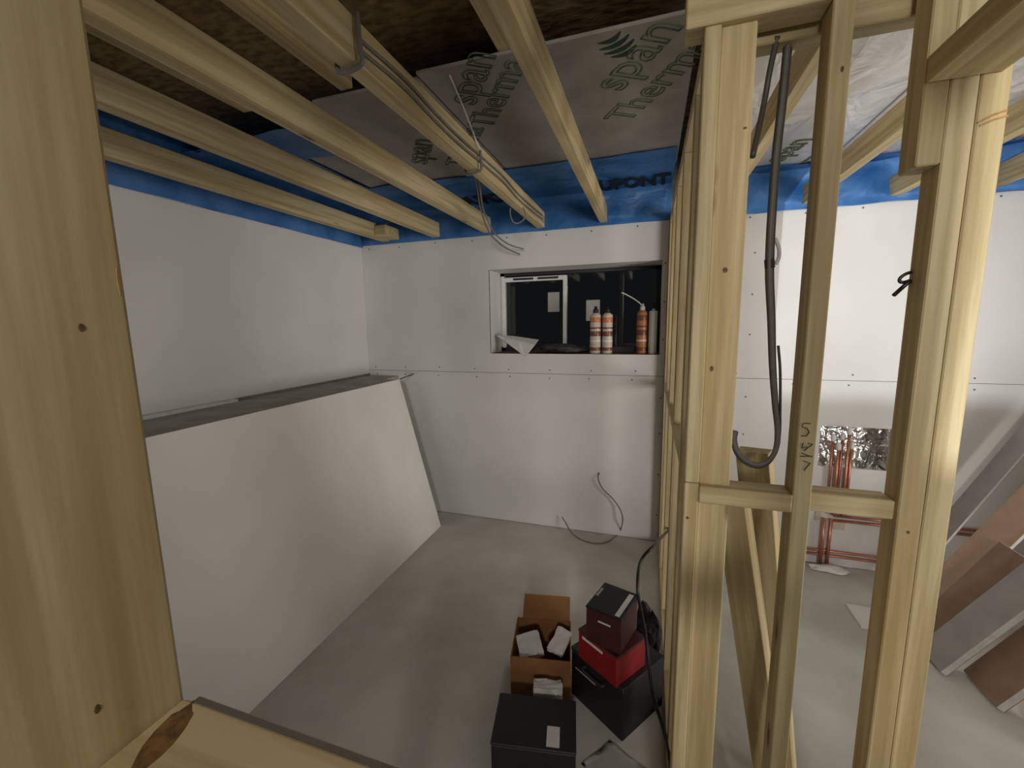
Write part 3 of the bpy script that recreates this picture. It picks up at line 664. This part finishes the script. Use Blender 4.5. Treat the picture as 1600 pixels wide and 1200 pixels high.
# strips of plasterboard leaning to the right
d1 = Vector((1.500 - 1.256, 0, 0.365)).normalized()
def strip(yc, wdt, x0, ln, thk, mats, label, tilt=0.0, d=d1):
    b = Vector((x0, yc, 0.0)); lean('plasterboard_offcut', b + Vector((thk / 2, 0, thk * 0.32)), b + d * ln + Vector((thk / 2, tilt, thk * .32)), wdt, thk, mats, label, 'offcut', 'plasterboard offcuts leaning right', side=(0, 1, 0))
V3 = lambda *a: Vector(a).normalized()
strip(2.235, 0.165, 1.262, 1.25, 0.030, ((GREYPAPER, GREYPAPER), CORE), 'thick grey plasterboard strip with pink-white edge leaning to the right')
strip(2.095, 0.19, 1.360, 1.15, 0.034, ((BROWNPAPER, BROWNPAPER), CORE), 'brown-backed plasterboard strip with a broad white edge leaning right', d=V3(0.55, 0, 0.835))
strip(1.895, 0.19, 1.440, 1.10, 0.020, ((BROWNPAPER, BROWNPAPER), CORE), 'brown-backed plasterboard strip standing lowest of the leaning offcuts', d=V3(0.46, 0, 0.885))
strip(2.43, 0.18, 1.345, 0.56, 0.024, ((BROWNPAPER, BROWNPAPER), CORE), 'short dark brown plasterboard strip behind the thick grey one', d=V3(0.50, 0, 0.86))
strip(2.63, 0.20, 1.415, 1.35, 0.018, ((BROWNPAPER, plain('lit_brown_paper', (0.60, 0.42, 0.31), 0.8, var=0.05)), CORE), 'brown plasterboard strip coloured lighter as if lit, beside the back wall', d=V3(0.49, 0, 0.87))  # brown backing paper again, with the lamp's brightness put into the colour
strip(2.86, 0.13, 1.42, 1.60, 0.014, ((GREYPAPER, GREYPAPER), CORE), 'grey strip standing in for a slanting shadow on the back wall', d=V3(0.44, 0, 0.90))  # grey strip placed for the slanting shadow on the wall
# scraps on the floor
p = onZ(1290, 888, 0); crumple('paper_scrap', (p.x, p.y - 0.03, 0), (0.10, 0.035, 0.022), PAPER, 11, 'white crumpled scrap lying on the floor by the copper pipes', 'scrap')
p = onZ(1340, 965, 0); 
tag(box('plasterboard_scrap', (p.x - 0.02, p.y - 0.09, 0.0), (p.x + 0.16, p.y + 0.10, 0.012), PLASTER2, bev=0.002), 'flat plasterboard scrap on the floor behind the doubled post', 'scrap')

# ================================================================== BOX PILE
def carton(name, ctr, size, rotz, mats, label, cat='box', flap=None, tilt=(0, 0)):
    root = empty(name, ctr, (tilt[0], tilt[1], rotz)); tag(root, label, cat)
    bm = bmesh.new(); box_bm(bm, (-size[0] / 2, -size[1] / 2, 0), (size[0] / 2, size[1] / 2, size[2] * 0.93), 0.003); link('body', bm_mesh('body', bm), mats[0], root)
    bm = bmesh.new(); box_bm(bm, (-size[0] / 2 - .002, -size[1] / 2 - .002, size[2] * 0.931), (size[0] / 2 + .002, size[1] / 2 + .002, size[2]), 0.003); link('lid', bm_mesh('lid', bm), mats[1], root)
    return root
def panel(root, lo, hi, mat, nm='label_panel'):
    bm = bmesh.new(); box_bm(bm, lo, hi); return link(nm, bm_mesh(nm, bm), mat, root)
a35 = rad(-35)
def at_corner(px, py, z, sx, sy, rz):                     # centre of a turned box whose near corner shows at this pixel
    c = onZ(px, py, z); dx, dy = sx / 2, -sy / 2
    return Vector((c.x - (dx * math.cos(rz) - dy * math.sin(rz)), c.y - (dx * math.sin(rz) + dy * math.cos(rz)), z))
cr = carton('black_case', at_corner(972, 1160, 0.0, 0.27, 0.26, a35), (0.27, 0.26, 0.225), a35, (BLACK, CHAR), 'black tool case on the floor under the red carton', 'case')
panel(cr, (-0.11, -0.1315, 0.14), (0.0, -0.1300, 0.146), GREYPAPER, 'lettering_bar')
bm = bmesh.new(); tube_bm(bm, smooth_path([(-0.05, -0.13, 0.19), (-0.045, -0.15, 0.185), (0.045, -0.15, 0.185), (0.05, -0.13, 0.19)]), 0.007); link('handle', bm_mesh('handle', bm, True), CHAR, cr)
rc = carton('red_carton', at_corner(963, 1076, 0.226, 0.195, 0.175, a35), (0.195, 0.175, 0.125), a35, (RED, MAROON), 'red carton with a white lettering bar on the black case')
panel(rc, (-0.075, -0.0893, 0.095), (0.03, -0.0878, 0.106), PAPER, 'lettering_bar')
pc = onZ(957, 937, 0.500)
tc = carton('black_carton', (pc.x, pc.y, 0.352), (0.140, 0.175, 0.148), rad(-18), (MAROON, BLACK), 'small black carton with white side print on top of the red carton')
panel(tc, (0.042, -0.080, 0.1482), (0.060, 0.070, 0.1492), PAPER, 'lettering_bar')
panel(tc, (-0.066, -0.01, 0.1482), (-0.056, 0.045, 0.1492), GREYPAPER, 'lettering_bar')
panel(tc, (-0.02, -0.0893, 0.100), (0.03, -0.0878, 0.106), PAPER, 'lettering_bar')
# open cardboard box with an upright flap
cbx = empty('cardboard_box', (-0.412, 1.62, 0), (0, 0, rad(10))); tag(cbx, 'open brown cardboard box with a raised flap behind the white packets', 'box')
for nm, lo, hi in (('side', (-0.125, -0.12, 0), (-0.121, 0.12, 0.20)), ('side', (0.121, -0.12, 0), (0.125, 0.12, 0.20)), ('side', (-0.121, -0.12, 0), (0.121, -0.116, 0.20)), ('side', (-0.121, 0.116, 0), (0.121, 0.12, 0.20)), ('bottom', (-0.121, -0.116, 0), (0.121, 0.116, 0.004))):
    bm = bmesh.new(); box_bm(bm, lo, hi); link(nm, bm_mesh(nm, bm), CARD, cbx)
bm = bmesh.new(); box_bm(bm, (-0.10, -0.002, 0), (0.12, 0.002, 0.11)); fo = link('flap', bm_mesh('flap', bm), CARD, cbx, (0, 0.118, 0.20), (rad(-58), 0, 0))
# packets
def packet(ctr, size, rot, mat, label, seed):
    bm = bmesh.new(); box_bm(bm, (-size[0] / 2, -size[1] / 2, 0), (size[0] / 2, size[1] / 2, size[2]))
    bmesh.ops.subdivide_edges(bm, edges=bm.edges[:], cuts=4, use_grid_fill=True); rr = random.Random(seed)
    for v in bm.verts: v.co += Vector((rr.uniform(-1, 1), rr.uniform(-1, 1), rr.uniform(-1, 1))) * 0.0035
    return tag(link('white_packet', bm_mesh('white_packet', bm, False), mat, None, ctr, rot), label, 'packet', 'white packets in the open box')
packet((-0.458, 1.585, 0.170), (0.10, 0.10, 0.03), (rad(20), rad(-10), rad(25)), WRAP, 'crumpled white packet at the left in the open cardboard box', 2)
packet((-0.337, 1.64, 0.180), (0.066, 0.11, 0.018), (rad(18), rad(8), rad(-12)), PAPER, 'flat white packet leaning towards the red carton', 4)
packet((-0.345, 1.445, 0.0), (0.11, 0.05, 0.15), (0, 0, rad(14)), WRAP, 'upright white packet standing beside the black case', 5)
cr2 = carton('dark_case', (-0.355, 1.285, 0), (0.29, 0.20, 0.145), rad(10), (CHAR, BLACK), 'low dark case on the floor with a white sticker on its lid', 'case')
panel(cr2, (0.045, -0.09, 0.1452), (0.09, -0.015, 0.1462), PAPER, 'sticker')
paper('paper_leaflet', [(-0.19, 1.30, 0.005), (-0.02, 1.20, 0.005), (0.06, 1.34, 0.005), (-0.10, 1.415, 0.005)], PAPER, 'pale leaflet lying on the floor in front of the black case', 'paper', sag=0.003)
crumple('black_bag', (0.03, 1.86, 0), (0.055, 0.075, 0.17), BLACK, 21, 'black bin bag slumped between the red carton and the partition', 'bag')
